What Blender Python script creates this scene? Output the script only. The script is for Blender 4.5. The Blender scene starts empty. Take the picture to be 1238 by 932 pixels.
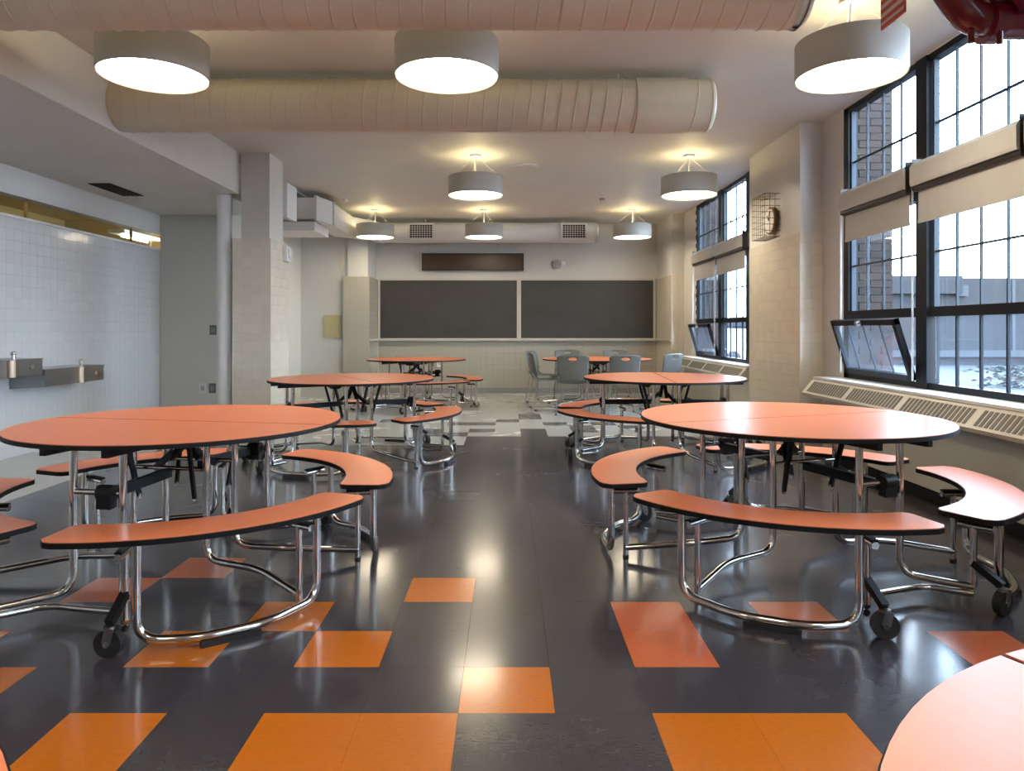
import bpy, math, random
from mathutils import Vector, Matrix
random.seed(7)
S = bpy.context.scene
COL = S.collection
# ------------------------------------------------------------------ camera
cd = bpy.data.cameras.new('camera'); cam = bpy.data.objects.new('camera', cd); COL.objects.link(cam)
cam.location = (0, 0, 1.21); cam.rotation_euler = (math.pi/2, 0, 0)
cd.sensor_width = 36; cd.sensor_fit = 'HORIZONTAL'; cd.lens = 860/1238*36
cd.shift_x = 5/1238; cd.shift_y = -68/1238; cd.clip_start = .02; cd.clip_end = 300
S.camera = cam
# ------------------------------------------------------------------ world, exposure
w = bpy.data.worlds.new('sky'); S.world = w; w.use_nodes = True
nt = w.node_tree; nt.nodes.clear()
wo = nt.nodes.new('ShaderNodeOutputWorld'); bg = nt.nodes.new('ShaderNodeBackground')
tc = nt.nodes.new('ShaderNodeTexCoord'); sp = nt.nodes.new('ShaderNodeSeparateXYZ')
cr = nt.nodes.new('ShaderNodeValToRGB')
cr.color_ramp.elements[0].position = 0.0; cr.color_ramp.elements[0].color = (.76, .87, 1, 1)
cr.color_ramp.elements[1].position = 0.6; cr.color_ramp.elements[1].color = (.68, .82, 1, 1)
nt.links.new(tc.outputs['Generated'], sp.inputs[0]); nt.links.new(sp.outputs['Z'], cr.inputs[0])
nt.links.new(cr.outputs[0], bg.inputs['Color']); bg.inputs['Strength'].default_value = 17.0
nt.links.new(bg.outputs[0], wo.inputs['Surface'])
vs = S.view_settings
vs.view_transform = 'Standard'; vs.look = 'None'; vs.gamma = 1.0; vs.exposure = 0.25; vs.use_curve_mapping = False
LAMP_E = 22.0          # emission of the lamp diffusers
LAMP_C = (1.0, .86, .64)
# ------------------------------------------------------------------ materials
def new_mat(name):
    m = bpy.data.materials.new(name); m.use_nodes = True
    return m, m.node_tree, m.node_tree.nodes['Principled BSDF']
def mat(name, col, rough=.5, metal=0.0, noise=0.0, nscale=8.0, bump=0.0, bscale=40.0, spec=.5, var=0.0, coat=0.0, stretch=None, rvar=0.0):
    m, t, b = new_mat(name)
    b.inputs['Base Color'].default_value = (*col, 1); b.inputs['Roughness'].default_value = rough
    b.inputs['Metallic'].default_value = metal; b.inputs['Specular IOR Level'].default_value = spec
    b.inputs['Coat Weight'].default_value = coat
    co = t.nodes.new('ShaderNodeTexCoord'); mp = t.nodes.new('ShaderNodeMapping')
    t.links.new(co.outputs['Object'], mp.inputs[0])
    if stretch: mp.inputs['Scale'].default_value = stretch
    out = None
    if noise > 0:
        n = t.nodes.new('ShaderNodeTexNoise'); n.inputs['Scale'].default_value = nscale; n.inputs['Detail'].default_value = 4
        t.links.new(mp.outputs[0], n.inputs['Vector'])
        mr = t.nodes.new('ShaderNodeMapRange'); mr.inputs[1].default_value = .3; mr.inputs[2].default_value = .7
        mr.inputs[3].default_value = 1-noise; mr.inputs[4].default_value = 1+noise
        t.links.new(n.outputs['Fac'], mr.inputs[0])
        vm = t.nodes.new('ShaderNodeVectorMath'); vm.operation = 'SCALE'; vm.inputs[0].default_value = col
        t.links.new(mr.outputs[0], vm.inputs['Scale']); out = vm.outputs[0]
        if rvar:
            m2 = t.nodes.new('ShaderNodeMapRange'); m2.inputs[1].default_value = .3; m2.inputs[2].default_value = .7
            m2.inputs[3].default_value = rough-rvar; m2.inputs[4].default_value = rough+rvar
            t.links.new(n.outputs['Fac'], m2.inputs[0]); t.links.new(m2.outputs[0], b.inputs['Roughness'])
    if var > 0:
        oi = t.nodes.new('ShaderNodeObjectInfo')
        mr = t.nodes.new('ShaderNodeMapRange'); mr.inputs[3].default_value = 1-var; mr.inputs[4].default_value = 1+var
        t.links.new(oi.outputs['Random'], mr.inputs[0])
        vm = t.nodes.new('ShaderNodeVectorMath'); vm.operation = 'SCALE'; vm.inputs[0].default_value = col
        if out: t.links.new(out, vm.inputs[0])
        t.links.new(mr.outputs[0], vm.inputs['Scale']); out = vm.outputs[0]
    if out: t.links.new(out, b.inputs['Base Color'])
    if bump > 0:
        n = t.nodes.new('ShaderNodeTexNoise'); n.inputs['Scale'].default_value = bscale; n.inputs['Detail'].default_value = 3
        t.links.new(mp.outputs[0], n.inputs['Vector'])
        bp = t.nodes.new('ShaderNodeBump'); bp.inputs['Strength'].default_value = bump; bp.inputs['Distance'].default_value = .01
        t.links.new(n.outputs['Fac'], bp.inputs['Height']); t.links.new(bp.outputs[0], b.inputs['Normal'])
    return m
def emit(name, col, e):
    m, t, b = new_mat(name); b.inputs['Base Color'].default_value = (*col, 1)
    b.inputs['Emission Color'].default_value = (*col, 1); b.inputs['Emission Strength'].default_value = e
    return m
def floor_mat(name, col, rough=.2, scuff=.25):
    m, t, b = new_mat(name); N = t.nodes; L = t.links
    geo = N.new('ShaderNodeNewGeometry')
    n1 = N.new('ShaderNodeTexNoise'); n1.inputs['Scale'].default_value = 1.3; n1.inputs['Detail'].default_value = 6; n1.inputs['Roughness'].default_value = .65
    n2 = N.new('ShaderNodeTexNoise'); n2.inputs['Scale'].default_value = 38; n2.inputs['Detail'].default_value = 5
    mp = N.new('ShaderNodeMapping'); mp.inputs['Scale'].default_value = (1, 2.6, 1)
    L.new(geo.outputs['Position'], n1.inputs['Vector']); L.new(geo.outputs['Position'], mp.inputs[0]); L.new(mp.outputs[0], n2.inputs['Vector'])
    a = N.new('ShaderNodeMapRange'); a.inputs[1].default_value = .3; a.inputs[2].default_value = .72; a.inputs[3].default_value = 1-scuff; a.inputs[4].default_value = 1+scuff
    L.new(n2.outputs['Fac'], a.inputs[0])
    oi = N.new('ShaderNodeObjectInfo'); v = N.new('ShaderNodeMapRange'); v.inputs[3].default_value = .975; v.inputs[4].default_value = 1.025
    L.new(oi.outputs['Random'], v.inputs[0])
    mu = N.new('ShaderNodeMath'); mu.operation = 'MULTIPLY'; L.new(a.outputs[0], mu.inputs[0]); L.new(v.outputs[0], mu.inputs[1])
    sc = N.new('ShaderNodeVectorMath'); sc.operation = 'SCALE'; sc.inputs[0].default_value = col; L.new(mu.outputs[0], sc.inputs['Scale'])
    L.new(sc.outputs[0], b.inputs['Base Color'])
    # pale scuff flecks
    vo = N.new('ShaderNodeTexNoise'); vo.inputs['Scale'].default_value = 30; vo.inputs['Detail'].default_value = 8; vo.inputs['Distortion'].default_value = 1.5
    L.new(mp.outputs[0], vo.inputs['Vector'])
    fl = N.new('ShaderNodeMapRange'); fl.inputs[1].default_value = .67; fl.inputs[2].default_value = .80; fl.inputs[3].default_value = 0; fl.inputs[4].default_value = .10
    L.new(vo.outputs['Fac'], fl.inputs[0])
    mx = N.new('ShaderNodeMix'); mx.data_type = 'RGBA'; L.new(fl.outputs[0], mx.inputs['Factor']); L.new(sc.outputs[0], mx.inputs['A']); mx.inputs['B'].default_value = (.25, .24, .23, 1)
    L.new(mx.outputs['Result'], b.inputs['Base Color'])
    r = N.new('ShaderNodeMapRange'); r.inputs[1].default_value = .3; r.inputs[2].default_value = .7; r.inputs[3].default_value = rough-.03; r.inputs[4].default_value = rough+.05
    L.new(n1.outputs['Fac'], r.inputs[0]); L.new(r.outputs[0], b.inputs['Roughness'])
    bp = N.new('ShaderNodeBump'); bp.inputs['Strength'].default_value = .022; bp.inputs['Distance'].default_value = .01
    n3 = N.new('ShaderNodeTexNoise'); n3.inputs['Scale'].default_value = 9; n3.inputs['Detail'].default_value = 4
    L.new(geo.outputs['Position'], n3.inputs['Vector']); L.new(n3.outputs['Fac'], bp.inputs['Height']); L.new(bp.outputs[0], b.inputs['Normal'])
    b.inputs['Specular IOR Level'].default_value = .35; b.inputs['Coat Weight'].default_value = .55; b.inputs['Coat Roughness'].default_value = .13; b.inputs['Coat IOR'].default_value = 1.48
    return m
def glass_mat(name, tint=(.93, .97, 1), haze=0.0):
    m, t, b = new_mat(name); N = t.nodes; L = t.links; N.remove(b)
    o = N['Material Output']; tr = N.new('ShaderNodeBsdfTransparent'); tr.inputs[0].default_value = (*tint, 1)
    gl = N.new('ShaderNodeBsdfGlossy'); gl.inputs['Roughness'].default_value = .02
    lw = N.new('ShaderNodeLayerWeight'); pw = N.new('ShaderNodeMath'); pw.operation = 'POWER'; pw.inputs[1].default_value = 4.0
    L.new(lw.outputs['Facing'], pw.inputs[0]); fr = N.new('ShaderNodeMath'); fr.operation = 'MULTIPLY_ADD'; fr.inputs[1].default_value = .4; fr.inputs[2].default_value = .035
    L.new(pw.outputs[0], fr.inputs[0])
    mx = N.new('ShaderNodeMixShader'); L.new(fr.outputs[0], mx.inputs[0]); L.new(tr.outputs[0], mx.inputs[1]); L.new(gl.outputs[0], mx.inputs[2])
    if haze > 0:
        df = N.new('ShaderNodeBsdfTranslucent'); df.inputs[0].default_value = (.75, .84, 1, 1)
        nz = N.new('ShaderNodeTexNoise'); nz.inputs['Scale'].default_value = 5; nz.inputs['Detail'].default_value = 5
        co = N.new('ShaderNodeTexCoord'); L.new(co.outputs['Object'], nz.inputs['Vector'])
        mr = N.new('ShaderNodeMapRange'); mr.inputs[1].default_value = .3; mr.inputs[2].default_value = .75; mr.inputs[3].default_value = haze*.5; mr.inputs[4].default_value = haze*1.5
        L.new(nz.outputs['Fac'], mr.inputs[0])
        m2 = N.new('ShaderNodeMixShader'); L.new(mr.outputs[0], m2.inputs[0]); L.new(mx.outputs[0], m2.inputs[1]); L.new(df.outputs[0], m2.inputs[2])
        L.new(m2.outputs[0], o.inputs[0])
    else: L.new(mx.outputs[0], o.inputs[0])
    return m
M = dict(
 ceiling=mat('ceiling paint', (.60, .595, .565), .6, noise=.03, nscale=1.5),
 wall=mat('wall paint', (.54, .53, .49), .45, noise=.03, nscale=2),
 white=mat('white paint', (.72, .72, .70), .4, noise=.02),
 tile=mat('glazed wall tile', (.64, .585, .48), .16, var=.04, bump=.05, bscale=12),
 tile_b=mat('tan glazed wall tile', (.37, .345, .285), .22, var=.05, bump=.05, bscale=12),
 tile_w=mat('white glazed wall tile', (.60, .60, .60), .12, var=.025, bump=.05, bscale=12),
 grout=mat('grout', (.6, .59, .57), .8),
 orange=mat('orange laminate', (.70, .205, .085), .32, spec=.6, noise=.03, nscale=6, stretch=(1, 12, 1), bump=.02, bscale=60),
 edge=mat('black edging', (.007, .007, .008), .6, spec=.2),
 under=mat('brown backing board', (.16, .12, .09), .6),
 chrome=mat('chrome', (.62, .59, .55), .13, metal=1),
 black=mat('black steel', (.008, .008, .009), .5, spec=.25),
 rubber=mat('black rubber', (.014, .014, .014), .6),
 duct=mat('painted duct', (.56, .515, .40), .42, noise=.03, nscale=3),
 ductw=mat('white painted duct', (.66, .66, .65), .4, noise=.02, nscale=3),
 shade=mat('grey lamp shade', (.42, .415, .39), .5),
 shadein=mat('lamp inside', (.85, .83, .78), .5),
 diff=emit('lamp diffuser', LAMP_C, LAMP_E),
 tube=emit('fluorescent tube', (1, .95, .8), 14),
 board=mat('chalkboard', (.036, .035, .030), .55, noise=.12, nscale=3),
 frame=mat('pale aluminium trim', (.50, .47, .40), .4),
 winf=mat('dark window frame', (.0035, .0055, .010), .45, spec=.22),
 muntin=mat('muntin', (.03, .045, .06), .5, spec=.3),
 glass=glass_mat('window glass'), haze=glass_mat('dusty glass', (.88, .94, 1), .009),
 blind=mat('beige roller blind cloth', (.44, .435, .41), .8, noise=.03, bump=.05, bscale=200),
 cord=mat('blind cord', (.6, .6, .6), .6),
 rad=mat('cream radiator cover', (.60, .56, .47), .4),
 radd=mat('radiator slots', (.17, .15, .115), .8),
 brown=mat('dark brown panel', (.045, .024, .013), .35),
 brownf=mat('brown case', (.02, .013, .009), .4),
 steel=mat('brushed steel', (.34, .34, .335), .28, metal=1),
 grey=mat('grey plastic', (.13, .135, .125), .42),
 wire=mat('wire leg', (.35, .35, .35), .3, metal=1),
 red=mat('red pipe paint', (.11, .004, .013), .22, coat=.3),
 signr=mat('sign red', (.45, .05, .03), .5), signw=mat('sign white', (.55, .47, .42), .6),
 tan=mat('tan metal panel', (.42, .37, .20), .45), must=mat('mustard wall', (.50, .36, .12), .6),
 brass=mat('brass', (.6, .4, .15), .25, metal=1),
 dark=mat('dark hole', (.01, .01, .01), .9), rust=mat('brown rusty wire', (.16, .10, .05), .5, metal=.6),
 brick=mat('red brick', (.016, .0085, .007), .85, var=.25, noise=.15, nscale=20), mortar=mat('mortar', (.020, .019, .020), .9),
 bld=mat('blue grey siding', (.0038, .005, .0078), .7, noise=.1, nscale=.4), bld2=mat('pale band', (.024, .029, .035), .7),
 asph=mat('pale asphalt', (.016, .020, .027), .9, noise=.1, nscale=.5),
 green=mat('leaf green', (.012, .020, .012), .8, noise=.4, nscale=6), car=mat('white car paint', (.8, .8, .8), .3),
 f_dark=floor_mat('dark floor tile', (.044, .040, .050), .24, .12),
 f_orange=floor_mat('orange floor tile', (.53, .14, .004), .24, .07),
 f_red=floor_mat('salmon floor tile', (.56, .13, .045), .24, .07),
 f_light=floor_mat('pale floor tile', (.50, .50, .46), .25, .08),
 f_mid=floor_mat('mid grey floor tile', (.09, .09, .088), .25, .12),
 fbase=mat('floor joint', (.015, .014, .014), .7),
)
# ------------------------------------------------------------------ mesh helpers
class MB:
    def __init__(s): s.v = []; s.f = []; s.sm = []; s.mi = []; s.cur = 0
    def add(s, vs_, fs, smooth=False):
        o = len(s.v); s.v += [tuple(p) for p in vs_]
        for i, f in enumerate(fs):
            s.f.append([o+k for k in f]); s.sm.append(smooth if isinstance(smooth, bool) else smooth[i]); s.mi.append(s.cur)
        return s
    def box(s, x0, x1, y0, y1, z0, z1, mtx=None):
        if x0 > x1: x0, x1 = x1, x0
        if y0 > y1: y0, y1 = y1, y0
        if z0 > z1: z0, z1 = z1, z0
        P = [Vector(p) for p in ((x0,y0,z0),(x1,y0,z0),(x1,y1,z0),(x0,y1,z0),(x0,y0,z1),(x1,y0,z1),(x1,y1,z1),(x0,y1,z1))]
        if mtx: P = [mtx @ p for p in P]
        return s.add(P, [(3,2,1,0),(4,5,6,7),(0,1,5,4),(1,2,6,5),(2,3,7,6),(3,0,4,7)])
    def bar(s, p, q, w_, h, up=(0,0,1)):
        p = Vector(p); q = Vector(q); d = (q-p); L = d.length; d.normalize(); u = Vector(up)
        if abs(d.dot(u)) > .98: u = Vector((1,0,0))
        a = d.cross(u).normalized(); b = a.cross(d).normalized()
        m = Matrix((( a.x, d.x, b.x, p.x),(a.y, d.y, b.y, p.y),(a.z, d.z, b.z, p.z),(0,0,0,1)))
        return s.box(-w_/2, w_/2, 0, L, -h/2, h/2, m)
    def tube(s, pts, r, n=10, fil=0.0, seg=5, cap=True):
        pts = [Vector(p) for p in pts]
        if fil > 0 and len(pts) > 2:
            out = [pts[0]]
            for i in range(1, len(pts)-1):
                a, b, c = pts[i-1], pts[i], pts[i+1]
                l1 = (a-b).length; l2 = (c-b).length
                f = min(fil, l1*.49, l2*.49)
                p0 = b+(a-b).normalized()*f; p2 = b+(c-b).normalized()*f
                for k in range(seg+1):
                    t = k/seg; out.append(p0*(1-t)**2*1.0+b*2*t*(1-t)+p2*t*t)
            out.append(pts[-1]); pts = out
        rings = []; d0 = (pts[1]-pts[0]).normalized()
        u = d0.cross(Vector((0,0,1)));
        if u.length < .05: u = d0.cross(Vector((1,0,0)))
        u.normalize()
        for i, p in enumerate(pts):
            if i == 0: d = pts[1]-pts[0]
            elif i == len(pts)-1: d = pts[-1]-pts[-2]
            else: d = (pts[i+1]-p).normalized()+(p-pts[i-1]).normalized()
            d.normalize(); u = (u-d*u.dot(d)).normalized(); v = d.cross(u)
            rr = r[i] if isinstance(r, (list, tuple)) else r
            rings.append([p+u*math.cos(2*math.pi*k/n)*rr+v*math.sin(2*math.pi*k/n)*rr for k in range(n)])
        V = [q for R in rings for q in R]; F = []; sm = []
        for i in range(len(rings)-1):
            for k in range(n):
                F.append((i*n+k, i*n+(k+1)%n, (i+1)*n+(k+1)%n, (i+1)*n+k)); sm.append(True)
        if cap:
            o = len(V); V = V+list(rings[0])+list(rings[-1])
            F.append(tuple(o+k for k in range(n-1, -1, -1))); F.append(tuple(o+n+k for k in range(n))); sm += [False, False]
        return s.add(V, F, sm)
    def cyl(s, c, r, h, axis='z', n=24, r2=None):
        c = Vector(c); A = {'x': Vector((1,0,0)), 'y': Vector((0,1,0)), 'z': Vector((0,0,1))}[axis]
        return s.tube([c-A*h/2, c+A*h/2], [r, r if r2 is None else r2], n)
    def prism(s, poly, z0, z1, mtx=None):
        n = len(poly); V = [Vector((x, y, z0)) for x, y in poly]+[Vector((x, y, z1)) for x, y in poly]
        if mtx: V = [mtx @ p for p in V]
        F = [tuple(range(n-1, -1, -1)), tuple(range(n, 2*n))]+[(i, (i+1)%n, n+(i+1)%n, n+i) for i in range(n)]
        return s.add(V, F, False)
    def side(s, poly, z0, z1):      # closed band only
        n = len(poly); V = [(x, y, z0) for x, y in poly]+[(x, y, z1) for x, y in poly]
        return s.add(V, [(i, (i+1)%n, n+(i+1)%n, n+i) for i in range(n)], True)
    def extr_y(s, poly, y0, y1):    # poly in x,z extruded along y
        n = len(poly); V = [(x, y0, z) for x, z in poly]+[(x, y1, z) for x, z in poly]
        return s.add(V, [tuple(range(n)), tuple(range(2*n-1, n-1, -1))]+[(i, n+i, n+(i+1)%n, (i+1)%n) for i in range(n)])
    def lathe(s, prof, c=(0,0,0), n=32, smooth=True):
        V = []
        for r, z in prof:
            for k in range(n): V.append((c[0]+r*math.cos(2*math.pi*k/n), c[1]+r*math.sin(2*math.pi*k/n), c[2]+z))
        F = [(i*n+k, i*n+(k+1)%n, (i+1)*n+(k+1)%n, (i+1)*n+k) for i in range(len(prof)-1) for k in range(n)]
        return s.add(V, F, smooth)
    def mesh(s, name, mats):
        me = bpy.data.meshes.new(name); me.from_pydata(s.v, [], s.f)
        if not isinstance(mats, (list, tuple)): mats = [mats]
        for m in mats: me.materials.append(m)
        me.polygons.foreach_set('use_smooth', s.sm); me.polygons.foreach_set('material_index', s.mi)
        me.update(); return me
    def build(s, name, mats, parent=None, loc=None, **kw):
        o = bpy.data.objects.new(name, s.mesh(name, mats)); COL.objects.link(o)
        if loc: o.location = loc
        if parent: o.parent = parent
        for k, v in kw.items(): o[k] = v
        return o
def inst(name, me, parent=None, loc=(0,0,0), rot=None):
    o = bpy.data.objects.new(name, me); COL.objects.link(o); o.location = loc
    if rot: o.rotation_euler = rot
    if parent: o.parent = parent
    return o
def empty(name, loc=(0,0,0), rz=0, **kw):
    o = bpy.data.objects.new(name, None); COL.objects.link(o); o.location = loc; o.rotation_euler = (0,0,rz); o.empty_display_size = .1
    for k, v in kw.items(): o[k] = v
    return o
def T(label, cat, group=None):
    d = dict(label=label, category=cat)
    if group: d['group'] = group
    return d
def copy_tree(o, parent=None):
    c = o.copy(); COL.objects.link(c)
    if parent: c.parent = parent
    for ch in list(o.children): copy_tree(ch, c)
    return c
ST = lambda label: dict(kind='structure', label=label, category='structure')
def st(label, cat): return dict(kind='structure', label=label, category=cat)
# ------------------------------------------------------------------ dimensions
CZ = 3.21; YB = 13.5; YF = -3.2; XP = 2.83; XW = 3.05; XL = -4.66; XBM = -3.04; ZS = 2.74
# ------------------------------------------------------------------ floor and its tiles
fl = MB().box(XL-.1, XW+.1, YF, YB+.1, -.12, -.006).build('floor', M['fbase'], **st('dark tiled classroom floor with scattered orange tiles', 'floor'))
TX = .3058; TY = .305; X0 = -.157; Y0 = 2.243
OR = {(0,0),(-1,-1),(-2,-1),(2,-1),(3,-1),(-4,-1),(-6,0),(-2,1),(-4,1),(-3,2),(-1,3),(-7,1)}
RD = {(-6,3),(-5,4),(2,1),(2,2),(4,2),(6,1)}
MID = {(-1,20),(-2,22),(-1,22),(0,23),(1,24),(-3,19),(-2,19),(-3,20),(2,22),(3,21),(4,22),(3,20),(1,25),(-6,21),(-5,23),(5,21)}
def tile_kind(j, r):
    if (j, r) in OR: return 'f_orange'
    if (j, r) in RD: return 'f_red'
    if j <= -12: return 'f_light'
    if (j, r) in MID: return 'f_mid'
    if r >= 17:
        first = 17 if j < -1 else (19 if j < 1 else (21 if j == 1 else 19))
        if r >= first: return 'f_light'
    return 'f_dark'
g = .0002
tile_me = {}
for k in ('f_orange', 'f_red', 'f_light', 'f_mid', 'f_dark'):
    b = MB(); x, y, c = TX/2-g, TY/2-g, .0003
    V = [(-x,-y,-.006),(x,-y,-.006),(x,y,-.006),(-x,y,-.006),(-x,-y,-.0006),(x,-y,-.0006),(x,y,-.0006),(-x,y,-.0006),(-x+c,-y+c,0),(x-c,-y+c,0),(x-c,y-c,0),(-x+c,y-c,0)]
    F = [(0,1,5,4),(1,2,6,5),(2,3,7,6),(3,0,4,7),(4,5,9,8),(5,6,10,9),(6,7,11,10),(7,4,8,11),(8,9,10,11)]
    b.add(V, F); tile_me[k] = (b.mesh('floor_tile', M[k]), V, F)
cells = []
for r in range(-17, 37):
    yc = Y0+(r+.5)*TY
    for j in range(-15, 11):
        xc = X0+(j+.5)*TX
        if not (XL-.1 < xc < XW-.05 and YF+.1 < yc < YB): continue
        inview = yc > 1.9 and (xc*860/yc+614) > -60 and (xc*860/yc+614) < 1300
        cells.append((0 if inview else 1, yc, j, r, xc))
cells.sort()
rest = MB(); order = ['f_orange', 'f_red', 'f_light', 'f_mid', 'f_dark']
for i, (_, yc, j, r, xc) in enumerate(cells):
    k = tile_kind(j, r)
    if i < 298: inst('floor_tile', tile_me[k][0], fl, (xc, yc, 0))
    else:
        rest.cur = order.index(k); dz = 0
        rest.add([(a+xc, b_+yc, c_+dz) for a, b_, c_ in tile_me[k][1]], tile_me[k][2])
rest.build('far_floor_tiles', [M[k] for k in order], fl, kind='stuff')
# ------------------------------------------------------------------ shell
MB().box(XBM, XW+.09, YF, YB+.2, CZ, CZ+.15).build('ceiling', M['ceiling'], **st('flat painted main ceiling above the pendant lamps', 'ceiling'))
b = MB(); b.box(XL-.3, XBM-.16, YF, 9.54, ZS, ZS+.5)
b.box(XBM-.16, XBM, YF, 8.04, ZS, CZ+.1)
b.box(XL-.3, XBM, 8.04, YB+.2, CZ-.02, CZ+.15)
b.build('ceiling_soffit', M['ceiling'], **st('dropped soffit and beam along the left side of the room', 'ceiling'))
# left wall below the transom, above it, tiled field
wl = MB().box(XL-.12, XL-.012, YF, 9.70, 0, 2.27).box(XL-.14, XL, YF, 9.54, 2.477, ZS).box(XL-.02, XL+.02, 9.545, 9.66, 0, 2.27).build('wall_left', M['white'], **st('white glazed tile wall on the left with drinking fountains', 'wall'))
MB().box(XL-.14, XL+.004, YF, 9.54, 2.262, 2.286).build('ledge', M['white'], wl)
def tile_mesh(w_, h, th, mt, key, axis):
    b = MB(); c = .0006; x, z = w_/2-.0001, h/2-.0006
    V = [(-x,0,-z),(x,0,-z),(x,0,z),(-x,0,z),(-x+c,-th,-z+c),(x-c,-th,-z+c),(x-c,-th,z-c),(-x+c,-th,z-c)]
    F = [(4,5,6,7),(0,1,5,4),(1,2,6,5),(2,3,7,6),(3,0,4,7)]
    ang = {'-y': 0, '+x': math.pi/2, '-x': -math.pi/2}[axis]
    R = Matrix.Rotation(ang, 4, 'Z'); V = [tuple(R @ Vector(p)) for p in V]
    return V, F
def tile_field(parent, axis, a0, a1, plane, z0, z1, w_, h, mt, th=.004, key='glazed_tile', budget=[300], pick=None):
    """axis: way the tiles face; a runs along the wall"""
    na = max(1, round((a1-a0)/w_)); w_ = (a1-a0)/na; nz = round((z1-z0)/h); h = (z1-z0)/nz
    V, F = tile_mesh(w_, h, th, mt, key, axis)
    bb = MB(); bb.add(V, F); me = bb.mesh(key, mt); rest = MB()
    for i in range(na):
        for k in range(nz):
            a = a0+(i+.5)*w_; z = z0+(k+.5)*h
            p = (a, plane, z) if axis == '-y' else (plane, a, z)
            if budget[0] > 0 and (pick is None or pick(a, z)):
                budget[0] -= 1; o = inst(key, me, parent, p); t = .0035
                o.rotation_euler = (random.uniform(-t, t), random.uniform(-t, t), random.uniform(-t, t)) if axis == '-y' else (random.uniform(-t, t), random.uniform(-t, t), random.uniform(-t, t))
            else:
                q = Matrix.Rotation(random.uniform(-.0035, .0035), 3, 'Z') @ Matrix.Rotation(random.uniform(-.0035, .0035), 3, 'X')
                rest.add([tuple(q @ Vector(v) + Vector(p)) for v in V], F)
    if rest.v: rest.build('tile_field', mt, parent, kind='stuff')
tile_field(wl, '+x', YF, 9.53, XL-.012, 0, 2.262, .108, .1077, M['tile_w'], budget=[296], pick=lambda a, z: 6.4 < a < 9.5 and z > .95)
# room beyond the transom
b = MB()
b.box(-7.2, -7.1, YF, 11.5, 2.2, 3.0); b.box(-7.2, XL-.1, YF, 11.5, 2.95, 3.05); b.box(-7.2, XL-.1, YF, 11.5, 2.1, 2.2)
b.box(-7.2, XL-.1, 11.4, 11.5, 2.1, 3.0); b.box(-7.2, XL-.1, YF, YF+.1, 2.1, 3.0)
b.build('wall_beyond_transom', M['must'], **st('mustard lit corridor seen through the transom opening', 'wall'))
tr = empty('window_3', (XL, 0, 2.286), **st('long narrow transom opening high in the left wall', 'window'))
for y in (6.55, 7.0, 8.95): MB().box(-.10, -.075, y, y+.02, 0, .19).build('transom_bar', M['brass'], tr)
MB().box(-.10, -.095, YF, 9.5, 0, .19).build('transom_pane', M['glass'], tr)
ft = empty('fluorescent_light', (-5.4, 10.3, 2.5), **T('small bright fluorescent strip seen through the transom opening', 'light'))
MB().box(-.12, .12, -.5, .5, .04, .09).build('housing', M['white'], ft); MB().cyl((0, 0, .015), .014, .7, 'y').build('lamp_tube', M['tube'], ft)
for i, y in enumerate((1.0, 5.5)):
    t2 = empty('fluorescent_light', (-5.6, y, 2.86), **T('ceiling strip light in the corridor, %s' % ('behind the fountains' if i else 'outside the frame'), 'light'))
    MB().box(-.12, .12, -.5, .5, .04, .09).build('housing', M['white'], t2); MB().cyl((0, 0, .015), .02, .9, 'y').build('lamp_tube', M['tube'], t2)
# alcove back wall + return + rear left wall
MB().box(XL, -3.72, 9.54, 9.66, 0, ZS+.5).box(-3.84, -3.72, 9.66, 12.85, 0, CZ).build('wall_alcove', mat('alcove paint', (.62, .61, .56), .4), **st('plain painted wall at the end of the left alcove', 'wall'))
MB().box(-3.9, -2.6, 12.78, 12.9, 0, CZ).build('wall_rear_left', M['wall'], **st('grey painted wall with the tan electric panel', 'wall'))
# rear wall
wb = MB().box(-3.9, XW+.1, YB, YB+.15, 0, CZ).build('wall_back', M['wall'], **st('rear wall carrying the two dark chalkboards', 'wall'))
tile_field(wb, '-y', -2.45, XP, YB, .1, .985, .108, .108, M['tile_b'], budget=[0])
tile_field(wb, '-y', 2.72, XP, YB, 1.02, 2.17, .108, .108, M['tile_b'], budget=[0])
MB().box(-2.45, XP, YB-.02, YB, 0, .1).build('baseboard_back', mat('grey base', (.22, .22, .22), .5), **st('grey base strip along the rear wall', 'baseboard'))
# column in the rear left corner
c = MB().box(-2.93, -2.47, 12.66, YB, 0, 2.15).box(-2.86, -2.5, 12.70, YB, 2.15, CZ).build('column_rear', M['wall'], **st('tan tiled column left of the chalkboards', 'column'))
tile_field(c, '-y', -2.93, -2.47, 12.66, 0, 2.15, .108, .108, M['tile_b'], budget=[0])
tile_field(c, '+x', 12.66, YB, -2.47, 0, 2.15, .108, .108, M['tile_b'], budget=[0])
# big column front left
c = MB().box(-3.105, -2.68, 8.035, 8.68, 0, 2.236).box(-3.02, -2.70, 8.06, 8.54, 2.236, CZ).build('column_front', M['wall'], **st('tiled square column at the end of the beam', 'column'))
tile_field(c, '-y', -3.105, -2.68, 8.035, 0, 2.236, .108, .1077, M['tile'], budget=[150])
tile_field(c, '+x', 8.035, 8.68, -2.68, 0, 2.236, .108, .1077, M['tile'], budget=[140], pick=lambda a, z: z > .6)
MB().box(-2.72, -2.655, 8.56, 8.95, 2.56, 2.98).build('duct_end_box', M['ductw'], **T('white sheet metal box behind the big column, under the duct', 'duct box'))
b = MB(); b.tube([(-3.25, 8.16, 0), (-3.25, 8.16, ZS)], .085, 20); b.build('stand_pipe', M['white'], **T('white vertical pipe left of the tiled column', 'pipe'))
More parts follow.
